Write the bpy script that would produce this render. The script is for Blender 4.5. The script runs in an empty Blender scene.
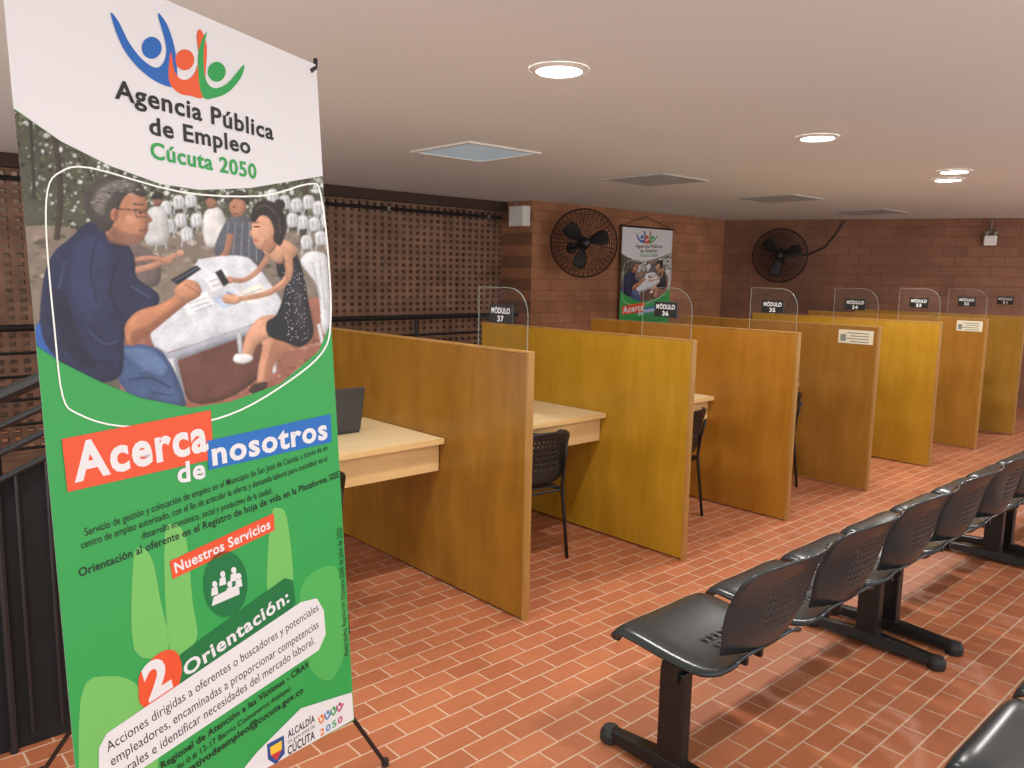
import bpy, bmesh, math, random
import numpy as np
from mathutils import Vector, Matrix
random.seed(7)
scn = bpy.context.scene
scn.view_settings.view_transform = 'Standard'
COL = scn.collection

# ------------------------------------------------------------------ materials
def srgb(r, g, b):
    def f(c):
        c /= 255.0
        return c/12.92 if c <= 0.04045 else ((c+0.055)/1.055)**2.4
    return (f(r), f(g), f(b), 1.0)

def new_mat(name):
    m = bpy.data.materials.new(name); m.use_nodes = True
    return m, m.node_tree.nodes, m.node_tree.links, m.node_tree.nodes['Principled BSDF']

def plain(name, rgb, rough=0.5, metal=0.0, noise=0.06, scale=12.0, spec=None):
    m, n, l, b = new_mat(name)
    tc = n.new('ShaderNodeTexCoord'); nz = n.new('ShaderNodeTexNoise'); nz.inputs['Scale'].default_value = scale
    l.new(tc.outputs['Object'], nz.inputs['Vector'])
    mx = n.new('ShaderNodeMix'); mx.data_type = 'RGBA'
    c = srgb(*rgb)
    mx.inputs[6].default_value = tuple([max(0, x*(1-noise*1.5)) for x in c[:3]])+(1,)
    mx.inputs[7].default_value = tuple([min(1, x*(1+noise*1.5)) for x in c[:3]])+(1,)
    l.new(nz.outputs['Fac'], mx.inputs[0]); l.new(mx.outputs[2], b.inputs['Base Color'])
    b.inputs['Roughness'].default_value = rough; b.inputs['Metallic'].default_value = metal
    if spec is not None: b.inputs['Specular IOR Level'].default_value = spec
    return m

def brick_mat(name, c1, c2, mortar, bw, rh, ms, rough, plane='XZ', bump=0.4, big=None, vary=0.5, spec=0.5):
    m, n, l, b = new_mat(name)
    tc = n.new('ShaderNodeTexCoord')
    sep = n.new('ShaderNodeSeparateXYZ'); l.new(tc.outputs['Object'], sep.inputs[0])
    cmb = n.new('ShaderNodeCombineXYZ')
    l.new(sep.outputs[0], cmb.inputs[0])
    l.new(sep.outputs[2 if plane == 'XZ' else 1], cmb.inputs[1])
    br = n.new('ShaderNodeTexBrick'); l.new(cmb.outputs[0], br.inputs['Vector'])
    br.inputs['Color1'].default_value = srgb(*c1); br.inputs['Color2'].default_value = srgb(*c2)
    br.inputs['Mortar'].default_value = srgb(*mortar)
    br.inputs['Scale'].default_value = 1.0
    br.inputs['Mortar Size'].default_value = ms; br.inputs['Mortar Smooth'].default_value = 0.15
    br.inputs['Brick Width'].default_value = bw; br.inputs['Row Height'].default_value = rh
    br.inputs['Bias'].default_value = -0.1
    nz = n.new('ShaderNodeTexNoise'); nz.inputs['Scale'].default_value = 1.3; nz.inputs['Detail'].default_value = 6
    l.new(tc.outputs['Object'], nz.inputs['Vector'])
    ramp = n.new('ShaderNodeMapRange'); ramp.inputs[1].default_value = 0.3; ramp.inputs[2].default_value = 0.7
    ramp.inputs[3].default_value = 1-vary*0.5; ramp.inputs[4].default_value = 1+vary*0.35
    l.new(nz.outputs['Fac'], ramp.inputs[0])
    nz2 = n.new('ShaderNodeTexNoise'); nz2.inputs['Scale'].default_value = 30; nz2.inputs['Detail'].default_value = 4
    l.new(tc.outputs['Object'], nz2.inputs['Vector'])
    r2 = n.new('ShaderNodeMapRange'); r2.inputs[3].default_value = 0.88; r2.inputs[4].default_value = 1.12
    l.new(nz2.outputs['Fac'], r2.inputs[0])
    mul = n.new('ShaderNodeMath'); mul.operation = 'MULTIPLY'
    l.new(ramp.outputs[0], mul.inputs[0]); l.new(r2.outputs[0], mul.inputs[1])
    vm = n.new('ShaderNodeVectorMath'); vm.operation = 'SCALE'
    l.new(br.outputs['Color'], vm.inputs[0]); l.new(mul.outputs[0], vm.inputs['Scale'])
    l.new(vm.outputs[0], b.inputs['Base Color'])
    bp_ = n.new('ShaderNodeBump'); bp_.inputs['Strength'].default_value = bump; bp_.inputs['Distance'].default_value = 0.004
    inv = n.new('ShaderNodeMath'); inv.operation = 'SUBTRACT'; inv.inputs[0].default_value = 1
    l.new(br.outputs['Fac'], inv.inputs[1])
    ad = n.new('ShaderNodeMath'); ad.operation = 'ADD'
    sc = n.new('ShaderNodeMath'); sc.operation = 'MULTIPLY'; sc.inputs[1].default_value = 0.25
    l.new(nz2.outputs['Fac'], sc.inputs[0]); l.new(inv.outputs[0], ad.inputs[0]); l.new(sc.outputs[0], ad.inputs[1])
    l.new(ad.outputs[0], bp_.inputs['Height']); l.new(bp_.outputs[0], b.inputs['Normal'])
    rr = n.new('ShaderNodeMapRange'); rr.inputs[3].default_value = rough-0.12; rr.inputs[4].default_value = rough+0.15
    l.new(nz2.outputs['Fac'], rr.inputs[0]); l.new(rr.outputs[0], b.inputs['Roughness'])
    b.inputs['Specular IOR Level'].default_value = spec
    return m

def wood_mat(name, dark, light, rough=0.4, sc=(9, 9, 0.8), strength=1.0):
    m, n, l, b = new_mat(name)
    tc = n.new('ShaderNodeTexCoord'); mp = n.new('ShaderNodeMapping')
    mp.inputs['Scale'].default_value = sc
    l.new(tc.outputs['Object'], mp.inputs[0])
    nz = n.new('ShaderNodeTexNoise'); nz.inputs['Scale'].default_value = 2.0; nz.inputs['Detail'].default_value = 8
    nz.inputs['Distortion'].default_value = 0.6
    l.new(mp.outputs[0], nz.inputs['Vector'])
    n2 = n.new('ShaderNodeTexNoise'); n2.inputs['Scale'].default_value = 2.2; n2.inputs['Detail'].default_value = 7
    n2.inputs['Roughness'].default_value = 0.65
    l.new(tc.outputs['Object'], n2.inputs['Vector'])
    mixf = n.new('ShaderNodeMix'); mixf.inputs[0].default_value = 0.5
    l.new(nz.outputs['Fac'], mixf.inputs[2]); l.new(n2.outputs['Fac'], mixf.inputs[3])
    mr = n.new('ShaderNodeMapRange'); mr.inputs[1].default_value = 0.34; mr.inputs[2].default_value = 0.66
    l.new(mixf.outputs[0], mr.inputs[0])
    mx = n.new('ShaderNodeMix'); mx.data_type = 'RGBA'
    mx.inputs[6].default_value = srgb(*dark); mx.inputs[7].default_value = srgb(*light)
    l.new(mr.outputs[0], mx.inputs[0]); l.new(mx.outputs[2], b.inputs['Base Color'])
    b.inputs['Roughness'].default_value = rough
    return m

M = {}
M['floor'] = brick_mat('floor_terracotta', (182, 112, 76), (164, 96, 64), (200, 170, 146), 0.18, 0.09, 0.0034, 0.42, 'XY', 0.22, vary=0.28, spec=0.5)
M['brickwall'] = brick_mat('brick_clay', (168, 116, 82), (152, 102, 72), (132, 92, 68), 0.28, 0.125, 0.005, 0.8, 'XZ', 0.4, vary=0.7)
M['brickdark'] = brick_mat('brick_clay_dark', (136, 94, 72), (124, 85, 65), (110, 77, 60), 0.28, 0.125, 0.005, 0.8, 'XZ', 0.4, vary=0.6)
M['backdrop'] = brick_mat('lattice_backdrop_brick', (112, 92, 78), (96, 78, 66), (80, 66, 56), 0.3, 0.11, 0.01, 0.9, 'XZ', 0.5)  # tone stands in for dim brownish light behind the lattice
M['lattice'] = plain('lattice_clay', (134, 103, 84), 0.85, noise=0.4, scale=6)
M['ceiling'] = plain('ceiling_plaster', (229, 236, 236), 0.9, noise=0.02, scale=1.2)
M['black'] = plain('black_metal', (22, 22, 24), 0.45, noise=0.1)
M['blackplastic'] = plain('black_plastic', (46, 51, 54), 0.26, noise=0.1, scale=25)
M['blackplastic2'] = plain('black_chair_plastic', (24, 25, 27), 0.42, noise=0.1, scale=25)
M['beam'] = plain('beam_black', (16, 16, 18), 0.35)
M['rubber'] = plain('rubber_foot', (30, 30, 32), 0.6)
M['deskTop'] = wood_mat('desk_laminate', (222, 196, 150), (236, 214, 172), 0.4, (1, 9, 9))
M['deskEdge'] = wood_mat('desk_edge_pine', (214, 176, 118), (232, 198, 142), 0.5, (1, 9, 9))
M['white'] = plain('white_plastic', (225, 224, 218), 0.5, noise=0.02)
M['grey'] = plain('grey_plastic', (150, 150, 148), 0.5)
M['vent'] = plain('vent_grey', (186, 186, 182), 0.6)
M['ventdark'] = plain('vent_slat_dark', (158, 157, 154), 0.6)
M['panelblue'] = plain('ceiling_diffuser', (176, 196, 206), 0.3, noise=0.03)
_b = M['panelblue'].node_tree.nodes['Principled BSDF']; _b.inputs['Emission Color'].default_value = (0.62, 0.78, 0.88, 1); _b.inputs['Emission Strength'].default_value = 0.24  # faint bluish glow added, the downward face renders too dark without it
M['laptop'] = plain('laptop_grey', (58, 60, 64), 0.35)
M['screen'] = plain('screen_black', (12, 12, 14), 0.15)
M['paper'] = plain('paper_cream', (226, 220, 196), 0.8, noise=0.03)
M['ink'] = plain('ink_grey', (110, 110, 108), 0.8)
M['text_white'] = plain('sign_lettering_white', (235, 235, 235), 0.6, noise=0.01)
M['signblack'] = plain('sign_black', (14, 14, 16), 0.4)
M['galv'] = plain('galvanised_conduit', (120, 118, 112), 0.4, metal=0.4)

m, n, l, b = new_mat('clear_acrylic'); b.inputs['Base Color'].default_value = (0.5, 0.55, 0.55, 1); b.inputs['Roughness'].default_value = 0.03
b.inputs['Alpha'].default_value = 0.02; M['acrylic'] = m
m, n, l, b = new_mat('acrylic_edge'); b.inputs['Base Color'].default_value = srgb(170, 186, 180); b.inputs['Roughness'].default_value = 0.2; b.inputs['Alpha'].default_value = 0.35
M['acryledge'] = m
m, n, l, b = new_mat('lamp_glow'); b.inputs['Emission Color'].default_value = (1, 0.97, 0.92, 1); b.inputs['Emission Strength'].default_value = 18
M['glow'] = m

# ------------------------------------------------------------------ geometry helpers
class Geo:
    def __init__(s): s.v = []; s.f = []; s.m = []
    def add(s, vs, fs, mi=0):
        o = len(s.v); s.v += [tuple(p) for p in vs]
        for f in fs: s.f.append([i+o for i in f]); s.m.append(mi)
    def box(s, x0, x1, y0, y1, z0, z1, mi=0):
        s.add([(x0,y0,z0),(x1,y0,z0),(x1,y1,z0),(x0,y1,z0),(x0,y0,z1),(x1,y0,z1),(x1,y1,z1),(x0,y1,z1)],
              [(0,3,2,1),(4,5,6,7),(0,1,5,4),(1,2,6,5),(2,3,7,6),(3,0,4,7)], mi)
    def tube(s, pts, r, n=8, closed=False, mi=0, radii=None):
        pts = [Vector(p) for p in pts]; N = len(pts); vs = []; fs = []
        prev = None
        for i, p in enumerate(pts):
            if closed: d = pts[(i+1) % N]-pts[i-1]
            else: d = pts[min(i+1, N-1)]-pts[max(i-1, 0)]
            d.normalize()
            if prev is None:
                a = Vector((0, 0, 1)) if abs(d.z) < 0.9 else Vector((1, 0, 0))
                u = d.cross(a).normalized()
            else:
                u = (prev-d*prev.dot(d)).normalized()
            prev = u; w = d.cross(u)
            rr = radii[i] if radii else r
            for k in range(n):
                t = 2*math.pi*k/n
                vs.append(p+u*(rr*math.cos(t))+w*(rr*math.sin(t)))
        for i in range(N if closed else N-1):
            j = (i+1) % N
            for k in range(n):
                k2 = (k+1) % n
                fs.append((i*n+k, i*n+k2, j*n+k2, j*n+k))
        if not closed:
            fs.append(tuple(reversed(range(n)))); fs.append(tuple((N-1)*n+k for k in range(n)))
        s.add(vs, fs, mi)
    def ring(s, c, R, r, axis='z', n=40, k=6, mi=0):
        pts = []
        for i in range(n):
            t = 2*math.pi*i/n; a, b = R*math.cos(t), R*math.sin(t)
            pts.append((c[0]+a, c[1]+b, c[2]) if axis == 'z' else (c[0]+a, c[1], c[2]+b))
        s.tube(pts, r, k, True, mi)

def mesh_obj(name, g, mats, parent=None, smooth=False, bevel=0, label=None):
    me = bpy.data.meshes.new(name); me.from_pydata(g.v, [], g.f)
    if not isinstance(mats, (list, tuple)): mats = [mats]
    for mm in mats: me.materials.append(mm)
    for p, mi in zip(me.polygons, g.m): p.material_index = mi; p.use_smooth = smooth
    me.update()
    o = bpy.data.objects.new(name, me); COL.objects.link(o)
    if parent: o.parent = parent
    if bevel:
        b = o.modifiers.new('bevel', 'BEVEL'); b.width = bevel; b.segments = 2; b.limit_method = 'ANGLE'
    if label: o['label'] = label
    return o
def box_obj(name, x0, x1, y0, y1, z0, z1, mat, parent=None, bevel=0, label=None):
    g = Geo(); g.box(x0, x1, y0, y1, z0, z1); return mesh_obj(name, g, mat, parent, bevel=bevel, label=label)
def thing(name, label, cat, loc=(0, 0, 0), rz=0, group=None):
    e = bpy.data.objects.new(name, None); e.empty_display_size = 0.1; COL.objects.link(e)
    e.location = loc; e.rotation_euler = (0, 0, rz); e['label'] = label; e['category'] = cat
    if group: e['group'] = group
    return e
def kids(o): return [c for c in bpy.data.objects if c.parent == o]
def dup(o, loc=None, rz=None, parent=None):
    c = o.copy(); COL.objects.link(c)
    if parent: c.parent = parent
    if loc is not None: c.location = loc
    if rz is not None: c.rotation_euler = (0, 0, rz)
    for k in kids(o):
        if k.name != c.name: dup(k, parent=c)
    return c
def structure(o, cat=None):
    o['kind'] = 'structure'; return o

# ------------------------------------------------------------------ camera
PSI = math.radians(47.6); PIT = math.atan(110/795.0); RHO = math.radians(1.05); F = 795.0; CH = 1.55
rt = Vector((math.sin(PSI), -math.cos(PSI), 0))
fw = Vector((math.cos(PIT)*math.cos(PSI), math.cos(PIT)*math.sin(PSI), -math.sin(PIT)))
up = Vector((math.sin(PIT)*math.cos(PSI), math.sin(PIT)*math.sin(PSI), math.cos(PIT)))
cx = rt*math.cos(RHO)+up*math.sin(RHO); cy = -rt*math.sin(RHO)+up*math.cos(RHO)
cam = bpy.data.cameras.new('camera'); co = bpy.data.objects.new('camera', cam); COL.objects.link(co)
R = Matrix((cx, cy, -fw)).transposed().to_4x4(); R.translation = Vector((0, 0, CH)); co.matrix_world = R
cam.sensor_width = 36; cam.lens = F/1024*36; cam.clip_start = 0.05
scn.camera = co
def ray(px, py):
    return (cx*(px-512)+cy*(384-py)+fw*F)
CAM = Vector((0, 0, CH))

# ------------------------------------------------------------------ room shell
HC = 2.35
def wall(name, p0, p1, z0, z1, mat, th=0.12):
    p0 = Vector(p0); p1 = Vector(p1); L = (p1-p0).length
    g = Geo(); g.box(0, L, 0, th, z0, z1)
    o = mesh_obj(name, g, mat); o.location = (p0.x, p0.y, 0)
    o.rotation_euler = (0, 0, math.atan2(p1.y-p0.y, p1.x-p0.x)); return structure(o)
g = Geo(); g.box(-2.0, 16, -2.0, 9, -0.1, 0); structure(mesh_obj('floor', g, M['floor']))
g = Geo(); g.box(-2.0, 16, -2.0, 7.02, HC, HC+0.15); structure(mesh_obj('ceiling', g, M['ceiling']))
wall('wall_back', (6.1, 6.4), (9.86, 6.4), 0, HC, M['brickwall'], 0.62)
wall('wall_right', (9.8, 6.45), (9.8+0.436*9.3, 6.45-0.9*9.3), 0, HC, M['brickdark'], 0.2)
wall('wall_backdrop', (-2.0, 8.6), (8.0, 8.6), 0, 3.3, M['backdrop'], 0.1)  # added behind the lattice so its openings do not show bright sky
g = Geo()
LX0, LX1, LY = -2.0, 6.1, 6.9
x = LX0
while x < LX1:
    g.box(x, x+0.042, LY, LY+0.06, 0.12, HC); x += 0.088
z = 0.12
while z < HC:
    g.box(LX0, LX1, LY+0.004, LY+0.056, z, z+0.032); z += 0.066
g.box(LX0, LX1, LY-0.01, LY+0.11, 0, 0.12)
g.box(LX0, LX1, LY-0.01, LY+0.11, HC-0.09, HC)
structure(mesh_obj('wall_left', g, M['lattice']))
structure(box_obj('trim_1', LX0, 6.09, LY-0.1, LY-0.012, HC-0.1, HC-0.002, plain('soffit_dark', (70, 52, 44), 0.9)))

# ------------------------------------------------------------------ office partitions
PX = [2.36, 3.56, 4.68, 5.85, 7.03, 8.15, 9.25]
PW = [((132, 88, 24), (164, 116, 38)), ((166, 122, 26), (194, 150, 44)), ((160, 106, 34), (188, 132, 48)), ((142, 97, 38), (168, 120, 52)),
      ((168, 124, 30), (192, 148, 48)), ((148, 101, 38), (174, 124, 52)), ((168, 126, 48), (188, 146, 64))]
edgeM = wood_mat('partition_edge', (150, 106, 46), (184, 140, 74), 0.45, (9, 9, 0.8))
H = 1.22

def text_mesh(body, bold=0.0, res=3):
    cu = bpy.data.curves.new('t', 'FONT'); cu.body = body; cu.offset = bold; cu.resolution_u = res
    cu.space_character = 1+bold*3.4
    o = bpy.data.objects.new('t', cu); COL.objects.link(o)
    dg = bpy.context.evaluated_depsgraph_get()
    me = bpy.data.meshes.new_from_object(o.evaluated_get(dg))
    vs = [v.co.copy() for v in me.vertices]; fs = [list(p.vertices) for p in me.polygons]
    bpy.data.objects.remove(o); bpy.data.curves.remove(cu); bpy.data.meshes.remove(me)
    return vs, fs
_v, _ = text_mesh('H'); CAP = max(v.y for v in _v)
def text_on(g, body, origin, ux, uz, width, cap, bold=0.0, mi=0, center=False):
    vs, fs = text_mesh(body, bold)
    x0 = min(v.x for v in vs); x1 = max(v.x for v in vs)
    s = width/(x1-x0); sy = cap/CAP
    o = Vector(origin)
    if center: o = o-ux*(width/2)
    g.add([o+ux*((v.x-x0)*s)+uz*(v.y*sy) for v in vs], fs, mi)

nums = ['37', '36', '35', '34', '33', '32', '31']
desc = ['olive-brown', 'golden yellow', 'orange-brown', 'brown', 'golden yellow', 'brown', 'pale ochre']
notice = {3: (2.50, 2.76, 1.085, 1.185), 5: (2.50, 2.72, 1.10, 1.195)}
for i, px in enumerate(PX):
    e = thing('office_partition', 'varnished %s plywood desk partition with module sign %s on its top' % (desc[i], nums[i]), 'partition', (px, 2.46, 0), group='row of desk partitions')
    pmw = wood_mat('partition_wood', PW[i][0], PW[i][1], 0.24, (5, 5, 0.9))
    box_obj('panel', -0.016, 0.016, 0.015, 1.74, 0.01, H-0.010, pmw, e, 0.002)
    g = Geo(); g.box(-0.017, 0.017, 0, 0.016, 0.0, H); mesh_obj('front_edge_strip', g, edgeM, e, bevel=0.002)
    g = Geo(); g.box(-0.017, 0.017, 0.016, 1.745, H-0.010, H); mesh_obj('top_edge_strip', g, edgeM, e, bevel=0.002)
    out = [(0.03, H), (0.03, H+0.12)]
    for k in range(9):
        t = math.pi/2*k/8
        out.append((0.15-0.12*math.cos(t), H+0.15+0.12*math.sin(t)))
    out += [(0.36, H+0.27), (0.36, H)]
    g = Geo(); n_ = len(out)
    g.add([(0, a, b) for a, b in out], [tuple(range(n_))], 0)
    mesh_obj('acrylic_screen', g, M['acrylic'], e, label='clear acrylic sheet with rounded corner')
    g = Geo(); g.tube([(0, a, b) for a, b in out], 0.0015, 5); mesh_obj('acrylic_edge', g, M['acryledge'], e)
    sp = box_obj('module_sign', -0.012, -0.002, 0.12, 0.27, 1.332, 1.414, M['signblack'], e, 0.001, label='small black sign reading MÓDULO %s' % nums[i])
    g = Geo()
    text_on(g, 'MÓDULO', (-0.0128, 0.195, 1.376), Vector((0, -1, 0)), Vector((0, 0, 1)), 0.125, 0.024, 0.02, center=True)
    text_on(g, nums[i], (-0.0128, 0.195, 1.340), Vector((0, -1, 0)), Vector((0, 0, 1)), 0.042, 0.024, 0.02, center=True)
    mesh_obj('sign_lettering', g, M['text_white'], sp)
    if i in notice:
        ya, yb, za, zb = notice[i]
        w = (yb-ya)/2; h = (zb-za)/2
        pp = box_obj('notice_sheet', -0.0015, 0.0005, -w, w, -h, h, M['paper'], e, label='cream printed notice taped to the wood')
        pp.location = (-0.0172, (ya+yb)/2-2.46, (za+zb)/2)
        g = Geo()
        for k in range(4):
            zz = h*0.55-k*h*0.42
            g.box(-0.0022, -0.0016, -w*0.75, w*(0.3 if k % 2 else 0.5), zz-0.003, zz+0.003)
        mesh_obj('printed_lines', g, M['ink'], pp)
        box_obj('printed_photo', -0.0022, -0.0016, w*0.55, w*0.88, -h*0.7, h*0.3, plain('print_grey', (130, 134, 128), 0.7), pp)

# ------------------------------------------------------------------ desks
def desk(x0, x1):
    e = thing('desk', 'pale wood-laminate counter desk fixed between two partitions', 'desk', ((x0+x1)/2, 3.05, 0), group='module desks')
    a = x0-(x0+x1)/2+0.022; b = -a
    box_obj('tabletop', a, b, 0, 0.72, 0.725, 0.745, M['deskTop'], e, 0.002)
    box_obj('edge_band', a, b, -0.006, 0.0, 0.718, 0.747, M['deskEdge'], e, 0.001)
    box_obj('apron', a, b, 0.04, 0.06, 0.575, 0.725, M['deskEdge'], e, 0.001)
    box_obj('apron_underside', a, b, 0.06, 0.30, 0.575, 0.590, M['deskEdge'], e, 0.001)
    box_obj('support_panel', a, a+0.018, 0.12, 0.66, 0.0, 0.725, M['deskEdge'], e, 0.001)
    box_obj('rear_rail', a, b, 0.62, 0.64, 0.60, 0.725, M['deskEdge'], e, 0.001)
desk(1.2, PX[0])
for i in range(6): desk(PX[i], PX[i+1])

# laptop
e = thing('laptop', 'dark grey open laptop standing on a pale desk', 'laptop', (1.92, 3.42, 0.747))
box_obj('keyboard_base', -0.17, 0.17, 0.0, 0.23, 0, 0.018, M['laptop'], e, 0.004)
o = box_obj('screen_lid', -0.17, 0.17, -0.012, 0.0, 0.0, 0.225, M['laptop'], e, 0.003); o.location = (0, 0.004, 0.016); o.rotation_euler = (math.radians(12), 0, 0)
o2 = box_obj('display', -0.155, 0.155, 0.0005, 0.0015, 0.012, 0.213, M['screen'], o)
o3 = box_obj('keyboard', -0.14, 0.14, 0.05, 0.15, 0.018, 0.020, M['screen'], e)

# ------------------------------------------------------------------ perforated shells
def shell(func, nu, nv, hole, hr=0.3):
    g = Geo(); V = []
    for j in range(nv+1):
        for i in range(nu+1):
            V.append(func(-1+2*i/nu, j/nv))
    F_ = []
    for j in range(nv):
        for i in range(nu):
            a = j*(nu+1)+i; c = [a, a+1, a+nu+2, a+nu+1]
            if hole(i, j):
                o = len(V)
                for k in range(8):
                    t = math.radians(-135+45*k)
                    uu = 0.5+hr*math.cos(t); vv = 0.5+hr*math.sin(t)
                    V.append(func(-1+2*(i+uu)/nu, (j+vv)/nv))
                for q in range(4):
                    F_.append([c[q], c[(q+1) % 4], o+(2*q+2) % 8, o+2*q+1, o+2*q])
            else: F_.append(c)
    g.add(V, F_); return g
def prof(pts, t):
    n_ = len(pts)-1; s = min(t*n_, n_-1e-6); i = int(s); f = s-i
    p = [Vector(pts[max(0, min(n_, i+k))]) for k in (-1, 0, 1, 2)]
    return 0.5*((2*p[1])+(p[2]-p[0])*f+(2*p[0]-5*p[1]+4*p[2]-p[3])*f*f+(3*p[1]-p[0]-3*p[2]+p[3])*f**3)

seatP = [(0.235, 0.375), (0.225, 0.41), (0.19, 0.428), (0.10, 0.422), (0.0, 0.412), (-0.10, 0.41), (-0.165, 0.425), (-0.20, 0.455)]
backP = [(-0.20, 0.455), (-0.220, 0.50), (-0.232, 0.555), (-0.246, 0.63), (-0.270, 0.695), (-0.302, 0.748), (-0.332, 0.772)]
def seat_f(u, v):
    p = prof(seatP, v)
    w = 0.245
    if v < 0.2: w = 0.245-0.05*(1-v/0.2)**2
    if v > 0.72: w = 0.245-0.055*((v-0.72)/0.28)**1.5
    zz = p.y - 0.022*abs(u)**6 + 0.008*u*u
    return Vector((u*w, p.x, zz))
def back_f(u, v):
    p = prof(backP, v)
    w = 0.19+0.062*math.sin(min(1, v/0.5)*math.pi/2)
    if v > 0.72: w = 0.252*(max(0.0, 1-((v-0.72)/0.31)**2.4))**0.5+0.002
    return Vector((u*w, p.x+0.055*u*u*(1-0.3*v), p.y-0.012*abs(u)**3*v))
def shell_obj(name, g, mat, parent, th):
    o = mesh_obj(name, g, mat, parent, smooth=True)
    s = o.modifiers.new('solid', 'SOLIDIFY'); s.thickness = th; s.offset = 0
    return o
gs = shell(seat_f, 16, 16, lambda i, j: 5 <= i <= 10 and 9 <= j <= 12, 0.22)
gb = shell(back_f, 24, 18, lambda i, j: (7 <= i <= 16 and 4 <= j <= 11 and not (i in (7, 16) and j in (4, 11))), 0.24)

def leg_parts(parent, x):
    g = Geo(); g.box(x-0.025, x+0.025, -0.045, 0.045, 0.045, 0.36)
    leg = mesh_obj('leg', g, M['beam'], parent, bevel=0.006)
    g = Geo()
    secs = [(-0.30, 0.03, 0.022), (-0.27, 0.036, 0.026), (-0.06, 0.05, 0.032), (0.06, 0.05, 0.032), (0.24, 0.036, 0.026), (0.27, 0.03, 0.022)]
    vs = []; fs = []
    for (yy, hh, ww) in secs:
        vs += [(x-ww, yy, 0.014), (x+ww, yy, 0.014), (x+ww*0.8, yy, 0.014+hh), (x-ww*0.8, yy, 0.014+hh)]
    for s_ in range(len(secs)-1):
        for k in range(4):
            fs.append((s_*4+k, s_*4+(k+1) % 4, (s_+1)*4+(k+1) % 4, (s_+1)*4+k))
    fs.append((3, 2, 1, 0)); L_ = (len(secs)-1)*4; fs.append((L_, L_+1, L_+2, L_+3))
    g.add(vs, fs); foot = mesh_obj('foot', g, M['beam'], leg, bevel=0.006)
    for yy in (-0.28, 0.25):
        g = Geo(); g.tube([(x, yy, 0.0), (x, yy, 0.006), (x, yy, 0.03), (x, yy, 0.05)], 0.034, 16, radii=[0.03, 0.036, 0.036, 0.026])
        mesh_obj('glide_cap', g, M['rubber'], leg, smooth=False)

SP = 0.53
bench = thing('waiting_bench', 'three-seat black perforated waiting bench on a steel beam', 'bench', (1.88, 1.35, 0), group='waiting room benches')
for k in range(3):
    xs = 0.255+k*SP
    o = shell_obj('seat', gs, M['blackplastic'], bench, 0.010); o.location = (xs, 0, 0)
    o = shell_obj('backrest', gb, M['blackplastic'], bench, 0.007); o.location = (xs, 0, 0)
    g = Geo(); g.box(xs-0.07, xs+0.07, -0.1, 0.1, 0.385, 0.397); g.box(xs-0.05, xs-0.035, -0.15, 0.12, 0.375, 0.402); g.box(xs+0.035, xs+0.05, -0.15, 0.12, 0.375, 0.402)
    mesh_obj('seat_bracket', g, M['beam'], bench)
box_obj('beam', 0.02, 2*SP+0.49, -0.03, 0.03, 0.33, 0.385, M['beam'], bench, 0.004)
leg_parts(bench, 0.06); leg_parts(bench, 2*SP+0.39)
dup(bench, (3.465, 1.35, 0)); dup(bench, (5.05, 1.35, 0))
dup(bench, (1.93, 0.36, 0)); dup(bench, (3.515, 0.36, 0))

# ------------------------------------------------------------------ visitor chairs
cseatP = [(0.22, 0.43), (0.20, 0.455), (0.12, 0.458), (0.02, 0.45), (-0.10, 0.45), (-0.17, 0.462)]
cbackP = [(-0.20, 0.50), (-0.205, 0.56), (-0.215, 0.65), (-0.235, 0.73), (-0.26, 0.80), (-0.275, 0.83)]
def cseat_f(u, v):
    p = prof(cseatP, v); w = 0.225-(0.03*(v-0.7)/0.3 if v > 0.7 else 0)-(0.03*(1-v/0.15)**2 if v < 0.15 else 0)
    return Vector((u*w, p.x, p.y-0.015*abs(u)**6))
def cback_f(u, v):
    p = prof(cbackP, v); w = 0.215
    if v > 0.7: w = 0.215*math.sqrt(max(0, 1-((v-0.7)/0.36)**2))
    if v < 0.25: w = 0.215-0.05*(1-v/0.25)**2
    return Vector((u*w, p.x+0.05*u*u, p.y))
gcs = shell(cseat_f, 14, 12, lambda i, j: 4 <= i <= 9 and 3 <= j <= 8, 0.25)
gcb = shell(cback_f, 14, 12, lambda i, j: 3 <= i <= 10 and 3 <= j <= 8, 0.26)
chair = thing('visitor_chair', 'black perforated plastic chair with thin metal legs at a desk', 'chair', (2.93, 3.12, 0), math.radians(-8), group='visitor chairs')
chair.scale = (0.88, 0.88, 0.88)
shell_obj('seat', gcs, M['blackplastic2'], chair, 0.012)
shell_obj('backrest', gcb, M['blackplastic2'], chair, 0.01)
for sx in (-1, 1):
    g = Geo(); g.tube([(sx*0.215, 0.24, 0.0), (sx*0.19, 0.17, 0.435)], 0.011, 8); mesh_obj('leg', g, M['black'], chair, True)
    g = Geo(); g.tube([(sx*0.21, -0.22, 0.0), (sx*0.2, -0.17, 0.40), (sx*0.2, -0.165, 0.46), (sx*0.195, -0.185, 0.60), (sx*0.17, -0.235, 0.74)], 0.011, 8); mesh_obj('leg', g, M['black'], chair, True)
g = Geo(); g.tube([(-0.19, 0.16, 0.43), (0.19, 0.16, 0.43), (0.19, -0.16, 0.43), (-0.19, -0.16, 0.43)], 0.009, 6, closed=True)
mesh_obj('seat_frame', g, M['black'], chair)
for k, (cxx, rz) in enumerate([(1.50, 0), (4.14, 4), (5.36, -4), (6.50, 3), (7.60, 0), (8.70, 0)]):
    dup(chair, (cxx, 3.06, 0), math.radians(rz))

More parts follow.
